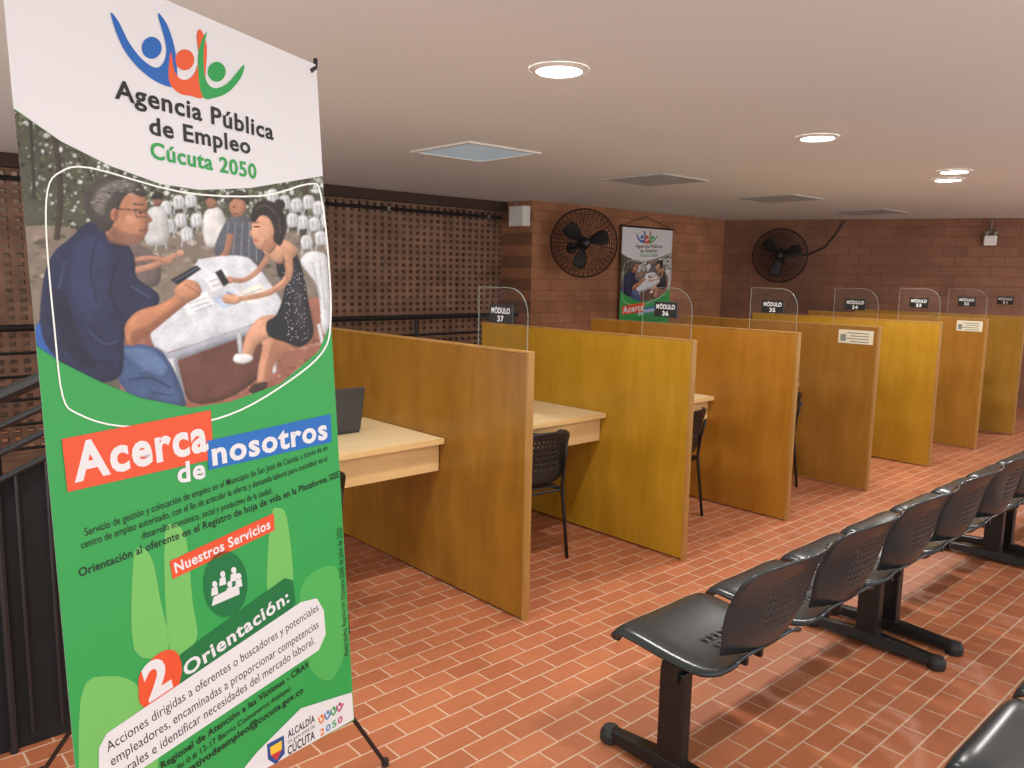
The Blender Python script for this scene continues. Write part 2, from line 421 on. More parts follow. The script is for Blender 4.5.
# ------------------------------------------------------------------ ceiling fittings
lamp_pos = [(2.32, 2.30), (4.40, 2.29), (6.36, 2.24), (6.84, 2.45), (9.6, 2.0)]
for (x, y) in lamp_pos+[(2.32, 0.3), (4.4, 0.3), (0.2, 2.3)]:
    e = thing('downlight', 'round white recessed ceiling downlight, switched on', 'ceiling light', (x, y, HC), group='recessed downlights')
    g = Geo()
    n_ = 32; ro, ri = 0.118, 0.092
    vs = [(ro*math.cos(2*math.pi*k/n_), ro*math.sin(2*math.pi*k/n_), -0.001) for k in range(n_)]
    vs += [(ri*math.cos(2*math.pi*k/n_), ri*math.sin(2*math.pi*k/n_), -0.012) for k in range(n_)]
    g.add(vs, [(k, n_+k, n_+(k+1) % n_, (k+1) % n_) for k in range(n_)]); mesh_obj('trim_ring', g, M['white'], e, True)
    g = Geo(); g.add([(ri*math.cos(2*math.pi*k/n_), ri*math.sin(2*math.pi*k/n_), -0.008) for k in range(n_)], [tuple(reversed(range(n_)))])
    mesh_obj('lamp_disc', g, M['glow'], e)
    ld = bpy.data.lights.new('bulb', 'AREA'); ld.shape = 'DISK'; ld.size = 0.18; ld.energy = 20; ld.color = (1, 0.96, 0.9)
    lo = bpy.data.objects.new('bulb', ld); COL.objects.link(lo); lo.parent = e; lo.location = (0, 0, -0.02)

def ceil_panel(x, y, diff):
    e = thing('ceiling_diffuser_panel' if diff else 'ceiling_air_grille', 'square pale translucent diffuser panel set in the ceiling' if diff else 'square grey slatted air grille set in the ceiling', 'ceiling panel' if diff else 'air vent', (x, y, HC), group=None if diff else 'ceiling grilles')
    s_ = 0.31; g = Geo()
    g.box(-s_, s_, -s_, -s_+0.03, -0.012, 0); g.box(-s_, s_, s_-0.03, s_, -0.012, 0)
    g.box(-s_, -s_+0.03, -s_+0.03, s_-0.03, -0.012, 0); g.box(s_-0.03, s_, -s_+0.03, s_-0.03, -0.012, 0)
    mesh_obj('frame', g, M['white'] if diff else M['vent'], e)
    if diff: box_obj('diffuser', -s_+0.03, s_-0.03, -s_+0.03, s_-0.03, -0.008, 0, M['panelblue'], e)
    else:
        g = Geo()
        for k in range(14):
            yy = -s_+0.045+k*0.04
            g.box(-s_+0.03, s_-0.03, yy, yy+0.022, -0.011, -0.002)
        mesh_obj('slats', g, M['ventdark'], e)
ceil_panel(3.47, 4.2, True)
for x in (5.42, 7.42, 9.45): ceil_panel(x, 4.22, False)

# ------------------------------------------------------------------ wall fans
def fan(loc, rz, lab, R0=0.35):
    e = thing('wall_fan', lab, 'fan', loc, rz, group='wall fans')
    g = Geo()
    for k in range(1, 16):
        f = k/15; r = R0*f; y = -0.11+0.10*f**3
        g.ring((0, y, 0), r, 0.0026 if k < 15 else 0.009, 'y', 44, 4)
        if k > 8: g.ring((0, 0.09-0.10*f**3, 0), r, 0.0026, 'y', 40, 4)
    for k in range(40):
        t = 2*math.pi*k/40
        g.tube([(R0*f*math.cos(t), -0.11+0.10*f**3, R0*f*math.sin(t)) for f in (0.1, 0.4, 0.7, 0.9, 1)], 0.0024, 4)
        g.tube([(R0*f*math.cos(t), 0.09-0.10*f**3, R0*f*math.sin(t)) for f in (0.3, 0.7, 1)], 0.0024, 4)
    mesh_obj('guard', g, M['black'], e)
    g = Geo(); g.tube([(0, -0.125, 0), (0, -0.112, 0), (0, -0.04, 0)], 0.05, 20, radii=[0.03, 0.05, 0.05]); mesh_obj('hub', g, M['black'], e, True)
    for q in range(3):
        g = Geo(); vs = []; a0 = q*2*math.pi/3+0.3
        for i in range(9):
            f = i/8; r = 0.04+0.24*f; half = 0.22+0.30*math.sin(math.pi*min(1, f*0.8+0.1))
            for j in range(5):
                s_ = -1+j/2; t = a0+s_*half*(1-0.25*f)
                vs.append((r*math.cos(t), -0.03+0.03*s_, r*math.sin(t)))
        fs = [(i*5+j, i*5+j+1, (i+1)*5+j+1, (i+1)*5+j) for i in range(8) for j in range(4)]
        g.add(vs, fs); o = mesh_obj('blade', g, M['grey2'], e, True); s = o.modifiers.new('s', 'SOLIDIFY'); s.thickness = 0.004
    g = Geo(); g.tube([(0, -0.03, 0), (0, 0.05, 0), (0, 0.15, 0), (0, 0.17, 0)], 0.07, 20, radii=[0.06, 0.075, 0.07, 0.04]); mesh_obj('motor', g, M['black'], e, True)
    return e
M['grey2'] = plain('fan_blade_dark', (44, 42, 42), 0.5)
f1 = fan((6.56, 6.05, 1.90), math.radians(-36), 'black caged wall fan on a clay-brick wall', 0.37)
c_, s_n = math.cos(math.radians(36)), math.sin(math.radians(36))
def tofan(wx, wy, wz):
    dx, dy = wx-6.56, wy-6.05
    return (dx*c_-dy*s_n, dx*s_n+dy*c_, wz-1.90)
g = Geo(); q0 = tofan(6.72, 6.385, 1.86); g.tube([(0, 0.15, -0.02), (0.0, 0.24, -0.04), q0], 0.02, 10)
g.tube([tofan(6.72, 6.37, 1.86), tofan(6.72, 6.398, 1.86)], 0.07, 16); mesh_obj('wall_bracket', g, M['black'], f1)
f2 = fan((9.92, 5.58, 1.86), math.radians(-64.2), 'black caged wall fan hung on a dark brick wall')
g = Geo(); g.box(-0.05, 0.05, 0.27, 0.29, -0.12, 0.10); g.tube([(0, 0.15, -0.02), (0, 0.22, -0.04), (0, 0.275, -0.04)], 0.02, 10); mesh_obj('wall_bracket', g, M['black'], f2)
g = Geo(); g.tube([(0.05, 0.20, 0.05), (0.35, 0.24, 0.02), (0.55, 0.25, 0.12), (0.68, 0.26, 0.3), (0.78, 0.26, 0.48)], 0.012, 6); mesh_obj('power_cable', g, M['black'], f2)

e = thing('emergency_light', 'small pale emergency light box with conduit on dark brick wall', 'emergency light', (11.2, 3.46, 2.07), math.radians(-64.2))
box_obj('housing', -0.07, 0.07, -0.07, 0.0, -0.06, 0.06, M['white'], e, 0.008)
for s_ in (-1, 1):
    g = Geo(); g.tube([(s_*0.045, -0.04, 0.06), (s_*0.045, -0.04, 0.075), (s_*0.045, -0.06, 0.11)], 0.03, 12, radii=[0.012, 0.012, 0.03]); mesh_obj('lamp_head', g, M['grey'], e, True)
g = Geo(); g.tube([(0, -0.02, 0.06), (0, -0.02, 0.28)], 0.01, 8); mesh_obj('conduit', g, M['galv'], e)

e = thing('junction_box', 'pale grey electrical box mounted on a brick pier', 'electrical box', (6.098, 6.55, 2.18))
box_obj('enclosure', -0.10, 0.002, -0.12, 0.12, -0.11, 0.11, M['white'], e, 0.006)
box_obj('cover', -0.108, -0.10, -0.11, 0.11, -0.10, 0.10, M['white'], e, 0.003)
g = Geo(); g.tube([(-0.05, 0.05, 0.11), (-0.05, 0.05, 0.168)], 0.012, 8); mesh_obj('conduit', g, M['galv'], e)

e = thing('ceiling_conduit', 'black conduit pipe running along the top of the lattice wall', 'pipe', (3.0, 6.8, 2.17))
g = Geo(); g.tube([(-2, 0, 0), (0.5, 0, 0), (2.99, 0, 0)], 0.018, 8); mesh_obj('pipe', g, M['black'], e)
for xx in (-1.5, 0, 1.5, 2.8): box_obj('pipe_clip', xx-0.015, xx+0.015, -0.02, 0.098, -0.022, 0.022, M['galv'], e)

e = thing('metal_railing', 'black tubular metal railing in front of the clay lattice wall', 'railing', (2.0, 6.6, 0))
g = Geo(); g.tube([(-3.5, 0, 1.1), (0, 0, 1.1), (4.08, 0, 1.1)], 0.025, 8); mesh_obj('handrail', g, M['black'], e)
for zz in (0.92, 0.75, 0.58, 0.4, 0.22):
    g = Geo(); g.tube([(-3.5, 0, zz), (0, 0, zz), (4.08, 0, zz)], 0.012, 6); mesh_obj('rail', g, M['black'], e)
for k in range(7):
    g = Geo(); xx = -3.4+k*1.22; g.tube([(xx, 0, 0), (xx, 0, 1.09)], 0.02, 8); mesh_obj('post', g, M['black'], e)

# sloping stair balustrade beside the banner
M['rail'] = plain('railing_worn_black', (30, 30, 33), 0.4)
e = thing('balustrade', 'black metal stair balustrade with balusters, sloping rails and an added black sheet darkening the corner', 'balustrade', (0.0, 2.80, 0))
def slz(x, z0): return z0+0.42*(x-0.5)
g = Geo(); xa, xb = -1.4, 0.80
g.add([(xa, 0.02, 0), (xb, 0.02, 0), (xb, 0.02, slz(xb, 0.92)), (-0.4, 0.02, slz(-0.4, 0.92)), (xa, 0.02, 0.3), (xa, 0.03, 0), (xb, 0.03, 0), (xb, 0.03, slz(xb, 0.92)), (-0.4, 0.03, slz(-0.4, 0.92)), (xa, 0.03, 0.3)],
      [(0, 1, 2, 3, 4), (9, 8, 7, 6, 5), (0, 5, 6, 1), (1, 6, 7, 2), (2, 7, 8, 3), (3, 8, 9, 4), (4, 9, 5, 0)])
mesh_obj('added_dark_sheet', g, plain('dark_sheet_black', (14, 14, 16), 0.8), e)  # solid sheet added to keep this corner dark and cover the lit floor
for z0 in (0.92, 1.0, 1.08):
    g = Geo(); g.tube([(xa, 0.005, slz(xa, z0)), (xb, 0.005, slz(xb, z0))], 0.011, 8); mesh_obj('rail', g, M['rail'], e)
g = Geo(); g.tube([(xa, 0.005, slz(xa, 1.17)), (xb, 0.005, slz(xb, 1.17))], 0.022, 8); mesh_obj('handrail', g, M['rail'], e)
for xx in (-1.38, -0.7, 0.02, 0.43, 0.78):
    g = Geo(); g.tube([(xx, 0.005, 0), (xx, 0.005, slz(xx, 1.16))], 0.013, 8); mesh_obj('post', g, M['rail'], e)
xx = -0.62
while xx < 0.74:
    if all(abs(xx-q) > 0.03 for q in (-0.7, 0.02, 0.43, 0.78)):
        g = Geo(); g.tube([(xx, 0.006, 0.05), (xx, 0.006, slz(xx, 0.92))], 0.006, 6); mesh_obj('baluster', g, M['rail'], e)
    xx += 0.085

# ------------------------------------------------------------------ banner
TL = Vector((0.337, 1.770, 2.152)); TR = Vector((1.084, 1.976, 2.084)); BL = Vector((0.356, 1.643, 0.352)); BR = Vector((1.104, 1.851, 0.283))
ex = ((TR-TL)+(BR-BL)).normalized(); hv = ((TL-BL)+(TR-BR)).normalized()
nn = ex.cross(hv).normalized(); ey = -nn; ez = ex.cross(ey).normalized()
OO = (BL+BR)/2
def loc2(p): q = p-OO; return (q.dot(ex), q.dot(ez))
def bp(px, py):
    r = ray(px, py); t = (OO-CAM).dot(nn)/r.dot(nn); return loc2(CAM+r*t)
C = {}
def cm(rgb):
    k = rgb
    if k not in C: C[k] = plain('print_%d_%d_%d' % rgb, rgb, 0.5, noise=0.015, scale=3)
    return C[k]
def spl(pts, closed, sub=4):
    q = []; n_ = len(pts)
    for i in range(n_ if closed else n_-1):
        if closed: p = [Vector(pts[(i+k) % n_]) for k in (-1, 0, 1, 2)]
        else: p = [Vector(pts[max(0, min(n_-1, i+k))]) for k in (-1, 0, 1, 2)]
        for h in range(sub):
            f = h/sub
            q.append(tuple(0.5*((2*p[1])+(p[2]-p[0])*f+(2*p[0]-5*p[1]+4*p[2]-p[3])*f*f+(3*p[1]-p[0]-3*p[2]+p[3])*f**3)))
    if not closed: q.append(tuple(pts[-1]))
    return q
class Art:
    def __init__(s, name, base): s.name = name; s.g = Geo(); s.mats = []; s.y = -base; s.mesh = None
    def mi(s, rgb):
        m_ = cm(rgb)
        if m_ not in s.mats: s.mats.append(m_)
        return s.mats.index(m_)
    def step(s): s.y -= 0.00005
    def poly(s, pts, rgb, smooth=False):
        if smooth: pts = spl(pts, True)
        s.step(); L = [bp(*p) for p in pts]
        A = sum(L[i-1][0]*L[i][1]-L[i][0]*L[i-1][1] for i in range(len(L)))
        if A < 0: L = L[::-1]
        s.g.add([(a, s.y, b) for a, b in L], [tuple(range(len(L)))], s.mi(rgb))
    def circle(s, c, rx, ry, rgb, n=20):
        s.poly([(c[0]+rx*math.cos(2*math.pi*k/n), c[1]+ry*math.sin(2*math.pi*k/n)) for k in range(n)], rgb)
    def line(s, pts, w, rgb, smooth=False, closed=False, w2=None):
        if smooth: pts = spl(pts, closed)
        s.step(); n_ = len(pts); Ls = []; Rs = []
        for i in range(n_):
            if closed: d = Vector(pts[(i+1) % n_])-Vector(pts[i-1])
            else: d = Vector(pts[min(i+1, n_-1)])-Vector(pts[max(i-1, 0)])
            ww = w if w2 is None else w+(w2-w)*i/(n_-1)
            d.normalize(); nrm = Vector((-d.y, d.x))*(ww/2); p = Vector(pts[i])
            Ls.append(bp(*(p+nrm))); Rs.append(bp(*(p-nrm)))
        vs = [(a, s.y, b) for a, b in Ls]+[(a, s.y, b) for a, b in Rs]
        m_ = n_ if closed else n_-1
        s.g.add(vs, [(i, (i+1) % n_, n_+(i+1) % n_, n_+i) for i in range(m_)], s.mi(rgb))
    def text(s, body, p0, p1, cap, rgb, bold=0.0, capvec=None):
        s.step(); a = Vector(bp(*p0)); b = Vector(bp(*p1)); w = (b-a).length; d = (b-a).normalized(); u = Vector((-d.y, d.x))
        mid = ((p0[0]+p1[0])/2, (p0[1]+p1[1])/2)
        if capvec is None: capvec = (0, -cap)
        m0 = Vector(bp(*mid)); m1 = Vector(bp(mid[0]+capvec[0], mid[1]+capvec[1])); h_ = abs((m1-m0).dot(u))
        text_on(s.g, body, (a.x, s.y, a.y), Vector((d.x, 0, d.y)), Vector((u.x, 0, u.y)), w, h_, bold, s.mi(rgb))
    def build_mesh(s):
        me = bpy.data.meshes.new(s.name); me.from_pydata(s.g.v, [], s.g.f)
        for mm in s.mats: me.materials.append(mm)
        me.polygons.foreach_set('material_index', s.g.m); me.update(); return me

# soft picture: shapes airbrushed into a colour attribute on a fine grid
pm, n, l, b = new_mat('printed_picture_ink')
at = n.new('ShaderNodeAttribute'); at.attribute_name = 'ink'; l.new(at.outputs['Color'], b.inputs['Base Color']); b.inputs['Roughness'].default_value = 0.5
nprng = np.random.default_rng(5)
def blur(a, r):
    r = int(round(r))
    if r < 1: return a
    for _ in range(2):
        for ax in (0, 1):
            c = np.cumsum(np.pad(a, [(r+1, r) if k == ax else (0, 0) for k in (0, 1)], mode='edge'), axis=ax)
            a = (np.take(c, range(2*r+1, c.shape[ax]), axis=ax)-np.take(c, range(0, c.shape[ax]-2*r-1), axis=ax))/(2*r+1)
    return a
class Paint:
    def __init__(s, name, base, x0, y0, x1, y1, S):
        s.name = name; s.y = -base; s.x0 = x0; s.y0 = y0; s.S = S
        s.W = int((x1-x0)*S)+1; s.H = int((y1-y0)*S)+1; s.c = np.zeros((s.H, s.W, 3)); s.clip = None
    def mask(s, pts, pad):
        P = (np.array(pts)-[s.x0, s.y0])*s.S
        ax, ay = np.floor(P.min(0)).astype(int)-pad; bx, by = np.ceil(P.max(0)).astype(int)+pad
        ax = max(0, ax); ay = max(0, ay); bx = min(s.W, bx+1); by = min(s.H, by+1)
        if bx <= ax+2 or by <= ay+2: return None
        X, Y = np.meshgrid(np.arange(ax, bx), np.arange(ay, by)); ins = np.zeros(X.shape, bool)
        for i in range(len(P)):
            (xa, ya), (xb, yb) = P[i-1], P[i]
            if ya == yb: continue
            cond = ((ya > Y) != (yb > Y)) & (X < (xb-xa)*(Y-ya)/(yb-ya)+xa); ins ^= cond
        return ax, ay, bx, by, ins.astype(float), min(P.max(0)-P.min(0))
    def poly(s, pts, rgb, smooth=False, shade=0.32, soft=0.8):
        if smooth: pts = spl(pts, True)
        q = s.mask(pts, 8)
        if q is None: return
        ax, ay, bx, by, mk, sz = q
        m = blur(mk, soft) if sz > 3 else mk
        col = np.array(srgb(*rgb)[:3])
        if sz > 5 and shade > 0:
            r = max(1, min(9, sz*0.16)); v = blur(mk, r)
            gy, gx = np.gradient(v); lit = np.clip((gx+gy)*r*1.1, -0.5, 0.5)
            f = 1-shade*(1-np.clip((v-0.5)*2, 0, 1))*0.8+lit*shade*1.6
            low = blur(nprng.random(mk.shape), max(1, r)); low = (low-low.mean())/(low.std()+1e-6)
            f = f*(1+0.07*low)
        else: f = np.ones(mk.shape)
        src = col[None, None, :]*f[..., None]
        reg = s.c[ay:by, ax:bx]; s.c[ay:by, ax:bx] = reg*(1-m[..., None])+src*m[..., None]
    def circle(s, c, rx, ry, rgb, n=16, shade=0.32):
        s.poly([(c[0]+rx*math.cos(2*math.pi*k/n), c[1]+ry*math.sin(2*math.pi*k/n)) for k in range(n)], rgb, False, shade)
    def line(s, pts, w, rgb, smooth=False, closed=False, w2=None):
        if smooth: pts = spl(pts, closed)
        n_ = len(pts)
        if closed: pts = list(pts)+[pts[0]]; n_ += 1
        Ls = []; Rs = []
        for i in range(n_):
            d = Vector(pts[min(i+1, n_-1)])-Vector(pts[max(i-1, 0)]); ww = w if w2 is None else w+(w2-w)*i/(n_-1)
            d.normalize(); nrm = Vector((-d.y, d.x))*(ww/2); p = Vector(pts[i]); Ls.append(tuple(p+nrm)); Rs.append(tuple(p-nrm))
        s.poly(Ls+Rs[::-1], rgb, False, 0.3 if w > 4 else 0, 0.6)
    def build_mesh(s):
        g = nprng.normal(0, 1, (s.H, s.W)); g2 = blur(nprng.normal(0, 1, (s.H, s.W)), 2); g2 /= g2.std()
        g3 = blur(nprng.normal(0, 1, (s.H, s.W)), 9); g3 /= g3.std()
        c = s.c
        c = np.clip(c*(1+0.02*g+0.035*g2+0.05*g3)[..., None], 0, 1)
        jj, ii = np.mgrid[0:s.H, 0:s.W]; px = s.x0+ii/s.S; py = s.y0+jj/s.S
        D = np.array(cx)[None, None]*(px-512)[..., None]+np.array(cy)[None, None]*(384-py)[..., None]+np.array(fw)*F
        t = (OO-CAM).dot(nn)/(D@np.array(nn)); Q = D*t[..., None]+np.array(CAM-OO)
        co_ = np.stack([Q@np.array(ex), np.full(t.shape, s.y), Q@np.array(ez)], -1)
        q = s.mask(s.clip, 0); ax, ay, bx, by, mk, _ = q; full = np.zeros((s.H, s.W), bool); full[ay:by, ax:bx] = mk > 0.5
        fm = full[:-1, :-1] & full[1:, :-1] & full[:-1, 1:] & full[1:, 1:]
        idx = np.arange(s.H*s.W).reshape(s.H, s.W)
        quads = np.stack([idx[1:, :-1][fm], idx[1:, 1:][fm], idx[:-1, 1:][fm], idx[:-1, :-1][fm]], -1)
        used = np.zeros(s.H*s.W, bool); used[quads.ravel()] = True; remap = np.cumsum(used)-1
        quads = remap[quads]; V = co_.reshape(-1, 3)[used]; K = c.reshape(-1, 3)[used]
        me = bpy.data.meshes.new(s.name); me.vertices.add(len(V)); me.vertices.foreach_set('co', V.ravel())
        nq = len(quads); me.loops.add(nq*4); me.loops.foreach_set('vertex_index', quads.ravel().astype(np.int32))
        me.polygons.add(nq); me.polygons.foreach_set('loop_start', np.arange(0, nq*4, 4, dtype=np.int32))
        me.update(calc_edges=True)
        a_ = me.color_attributes.new('ink', 'FLOAT_COLOR', 'POINT'); a_.data.foreach_set('color', np.concatenate([K, np.ones((len(K), 1))], 1).ravel().astype(np.float32))
        me.materials.append(pm); return me

WHITE = (226, 226, 230); BLK = (24, 24, 26); GRN = (46, 160, 78); LGRN = (114, 190, 98); DGRN = (16, 114, 60); ORG = (228, 82, 42); BLU = (24, 106, 190)
arts = []
for nm, pp, cc in [('printed_palm_shape', [(80, 700), (110, 676), (142, 690), (158, 740), (150, 800), (110, 852), (84, 858)], LGRN),
               ('printed_finger_shape', [(134, 650), (133, 560), (141, 548), (152, 560), (160, 600), (168, 650)], LGRN),
               ('printed_finger_shape', [(170, 650), (164, 540), (174, 524), (186, 540), (192, 600), (196, 640)], LGRN),
               ('printed_finger_shape', [(268, 600), (270, 520), (278, 508), (287, 520), (292, 590)], LGRN),
               ('printed_palm_shape', [(300, 590), (326, 566), (341, 578), (347, 640), (330, 680), (306, 660)], (78, 176, 88))]:
    A = Art(nm, 0.0012); arts.append(A); A.poly(pp, cc, True)
A = Art('printed_header', 0.0013); arts.append(A)
A.poly([(-3.5, -73), (316, 65), (322.5, 176), (250, 188), (200, 190), (160, 184), (110, 166), (60, 141), (13, 108)], WHITE)
# picture
A = Paint('printed_picture', 0.0020, 8, 104, 340, 412, 2.1); arts.append(A)
BASE = [(13.2, 109), (60, 141), (110, 166), (160, 184), (200, 190), (250, 188), (322.4, 176), (330.8, 322), (318, 352), (280, 384), (230, 402), (190, 408), (140, 398), (100, 382), (60, 362), (36, 346)]
A.clip = BASE
A.poly([(0, 90), (360, 90), (360, 430), (0, 430)], (96, 92, 84))
def topline(x):
    P_ = BASE[:7]
    for i in range(6):
        if P_[i][0] <= x <= P_[i+1][0]:
            return P_[i][1]+(P_[i+1][1]-P_[i][1])*(x-P_[i][0])/(P_[i+1][0]-P_[i][0])
    return 180
A.poly([(0, 90), (60, 120), (110, 150), (160, 170), (200, 180), (250, 180), (350, 160), (350, 236), (250, 226), (170, 222), (110, 250), (0, 300)], (76, 76, 62))
for k in range(1100):
    x = 12+random.random()*318; top = topline(x)
    y = top+random.random()**1.3*(88 if x < 110 else 40)
    c = random.choice([(130, 140, 112), (92, 104, 72), (186, 194, 184), (54, 54, 42), (72, 86, 54), (216, 222, 220), (104, 112, 88), (60, 64, 48), (48, 44, 36)])
    r = 0.8+random.random()*3.0; a = random.random()*3
    A.poly([(x+r*math.cos(a+j*1.57)*(1 if j % 2 else 0.6), y+r*0.8*math.sin(a+j*1.57)) for j in range(4)], c, False, 0)
A.poly([(0, 240), (60, 226), (120, 246), (160, 236), (250, 234), (345, 238), (345, 300), (150, 330), (0, 330)], (128, 116, 104), True)
for k in range(160):
    x = 30+random.random()*300; y = 232+random.random()*50; r = 1+random.random()*3
    A.circle((x, y), r*1.6, r*0.7, random.choice([(150, 136, 122), (104, 92, 82), (176, 166, 152), (88, 84, 70)]), 7, 0)
A.poly([(120, 330), (200, 326), (345, 290), (345, 420), (120, 420)], (150, 98, 80))
for k in range(220):
    x = 150+random.random()*185; y = 325+random.random()*80
    A.circle((x, y), 1.5+random.random()*4, 0.8+random.random()*1.2, random.choice([(130, 80, 66), (168, 116, 96), (112, 70, 58), (180, 134, 112)]), 7, 0)
A.poly([(180, 352), (240, 336), (276, 352), (240, 392), (190, 402)], (104, 64, 54), True)
A.line([(54, 136), (60, 190), (56, 240)], 6, (62, 52, 42), True); A.line([(120, 168), (117, 205)], 5, (58, 48, 40)); A.line([(306, 170), (302, 244)], 6, (66, 54, 44)); A.line([(80, 150), (92, 182)], 3, (60, 50, 42)); A.line([(176, 180), (180, 215)], 4, (60, 50, 42)); A.line([(30, 118), (34, 200)], 4, (50, 44, 36))
for (x, y) in [(165, 210), (178, 204), (190, 202), (196, 222), (284, 204), (296, 207), (308, 204), (318, 210), (302, 224), (314, 226), (292, 222), (180, 222), (168, 228), (320, 240), (306, 244), (160, 240), (186, 236), (272, 198), (326, 222)]:
    A.poly([(x-5, y-7), (x+4, y-8), (x+6, y+3), (x-4, y+5)], (214, 218, 222), True)
    A.line([(x-2, y-5), (x-1, y+3)], 1, (150, 156, 162)); A.line([(x+2, y-5), (x+3, y+3)], 1, (150, 156, 162))
    A.line([(x-4, y+4), (x-5, y+11)], 1.2, (190, 195, 200)); A.line([(x+5, y+3), (x+6, y+10)], 1.2, (190, 195, 200))
# background people
A.poly([(203, 216), (212, 208), (222, 212), (228, 240), (206, 246)], (228, 228, 228), True)
A.circle((211, 201), 6, 8, (160, 114, 90)); A.poly([(204, 200), (206, 193), (213, 191), (218, 197), (216, 201), (210, 198)], (44, 36, 32), True)
A.poly([(146, 214), (156, 206), (166, 212), (168, 240), (146, 244)], (206, 208, 210), True); A.circle((157, 200), 5, 7, (140, 96, 76)); A.poly([(151, 199), (154, 192), (162, 194), (162, 199)], (36, 30, 28), True)
A.poly([(225, 222), (238, 214), (252, 220), (262, 236), (262, 268), (232, 270), (214, 252)], (84, 88, 98), True)
for q in range(5): A.line([(228+q*7, 222), (224+q*8, 262)], 1.1, (130, 134, 144), True)
A.line([(230, 234), (224, 256), (204, 262)], 6.5, (176, 126, 98), True)
A.circle((237, 206), 8.5, 11.5, (182, 130, 102)); A.poly([(228, 204), (230, 194), (240, 190), (248, 197), (248, 206), (243, 201), (234, 199)], (58, 48, 44), True)
A.line([(232, 207), (235, 207)], 1, (40, 30, 30)); A.line([(233, 214), (238, 214)], 1, (130, 70, 60))
A.poly([(112, 258), (126, 246), (146, 248), (160, 264), (156, 286), (128, 284)], (112, 98, 96), True)
A.line([(128, 272), (152, 266), (178, 254)], 7, (202, 150, 124), True, w2=5); A.circle((180, 253), 4, 3.2, (210, 158, 132))
A.line([(124, 262), (150, 258), (172, 262)], 5, (188, 136, 110), True)
A.poly([(300, 262), (306, 253), (318, 252), (327, 262), (330, 322), (322, 332), (318, 290), (310, 276)], (226, 230, 236), True)
A.line([(312, 262), (320, 300)], 1.4, (180, 186, 194)); A.line([(319, 260), (325, 310)], 1.4, (180, 186, 194)); A.line([(318, 324), (322, 343)], 3, (218, 222, 228))
# table
A.poly([(150, 330), (158, 322), (194, 266), (202, 259), (240, 256), (258, 268), (284, 306), (282, 313), (168, 352), (154, 346)], (220, 225, 234), True, 0.1)
A.poly([(154, 345), (168, 353), (282, 314), (282, 322), (170, 363), (157, 354)], (170, 176, 190))
A.poly([(163, 358), (176, 359), (186, 402), (179, 402)], (226, 230, 236)); A.poly([(172, 359), (176, 359), (186, 402), (184, 402)], (160, 166, 176)); A.poly([(268, 320), (276, 317), (276, 372), (272, 374)], (220, 224, 230)); A.poly([(236, 334), (241, 332), (243, 360), (239, 362)], (190, 194, 200))
A.poly([(204, 278), (226, 270), (234, 284), (212, 292)], (248, 248, 250), False, 0.05); A.poly([(180, 300), (206, 292), (214, 304), (188, 316)], (246, 247, 250), False, 0.05); A.poly([(212, 298), (232, 291), (240, 302), (222, 309)], (190, 208, 232), False, 0.05)
A.poly([(238, 292), (260, 284), (270, 296), (248, 303)], (246, 242, 228), False, 0.05)
for (a, b_, c, d) in [(188, 304, 206, 298), (190, 308, 209, 302), (193, 312, 211, 305), (208, 282, 224, 276), (211, 287, 228, 281), (243, 295, 261, 289), (246, 299, 265, 293)]:
    A.line([(a, b_), (c, d)], 0.9, (140, 156, 188))
A.line([(226, 292), (240, 300)], 1.4, (30, 60, 150))
# man
A.poly([(34, 330), (46, 316), (58, 328), (68, 366), (38, 350)], (44, 92, 170), True)
A.poly([(112, 356), (130, 344), (156, 348), (168, 360), (178, 380), (184, 408), (150, 402), (124, 390)], (66, 88, 130), True)
A.poly([(124, 350), (150, 350), (166, 366), (160, 376), (140, 366)], (94, 120, 164), True, 0.1, 2)
A.line([(128, 380), (150, 378), (170, 388)], 2.5, (44, 60, 96), True); A.line([(140, 370), (158, 370)], 1.4, (88, 112, 154)); A.line([(150, 392), (172, 396)], 1.8, (46, 64, 100), True)
A.poly([(72, 236), (84, 224), (104, 222), (124, 238), (134, 258), (137, 278), (158, 294), (154, 310), (134, 320), (124, 340), (121, 374), (98, 382), (64, 366), (41, 334), (42, 284), (52, 254)], (32, 37, 72), True)
A.poly([(76, 244), (92, 236), (108, 252), (104, 300), (86, 320), (70, 290)], (44, 50, 90), True, 0.1, 4)
A.poly([(50, 300), (62, 290), (80, 340), (96, 368), (70, 356)], (22, 25, 52), True, 0.1, 3)
A.line([(118, 258), (110, 292), (122, 318)], 2.4, (20, 23, 48), True); A.line([(88, 330), (104, 344), (118, 340)], 2, (54, 60, 104), True); A.line([(64, 262), (58, 290)], 2, (56, 62, 104), True); A.line([(130, 286), (150, 298)], 2, (60, 66, 108), True)
A.line([(70, 340), (92, 360), (112, 362)], 2, (22, 24, 50), True); A.line([(96, 240), (90, 270), (96, 300)], 1.6, (24, 28, 58), True)
A.poly([(104, 224), (112, 232), (124, 242), (118, 248), (104, 236)], (24, 28, 58), True)
A.poly([(124, 328), (136, 312), (160, 304), (178, 294), (194, 288), (200, 295), (186, 304), (168, 318), (146, 336), (130, 346)], (190, 130, 96), True)
A.poly([(132, 332), (150, 324), (170, 310), (186, 302), (168, 318), (146, 336), (132, 344)], (150, 98, 72), True, 0.1, 2)
A.line([(176, 292), (182, 300)], 2.2, (40, 40, 46))
A.poly([(174, 290), (184, 280), (196, 282), (201, 292), (192, 300), (180, 300)], (204, 146, 112), True)
for q in range(4): A.line([(184+q*4, 284+q*2), (190+q*3, 288+q*2.2)], 1.2, (160, 104, 78))
A.poly([(170, 280), (196, 265), (201, 269), (177, 285)], (20, 20, 26), False, 0); A.line([(174, 281), (197, 268)], 1, (90, 100, 120))
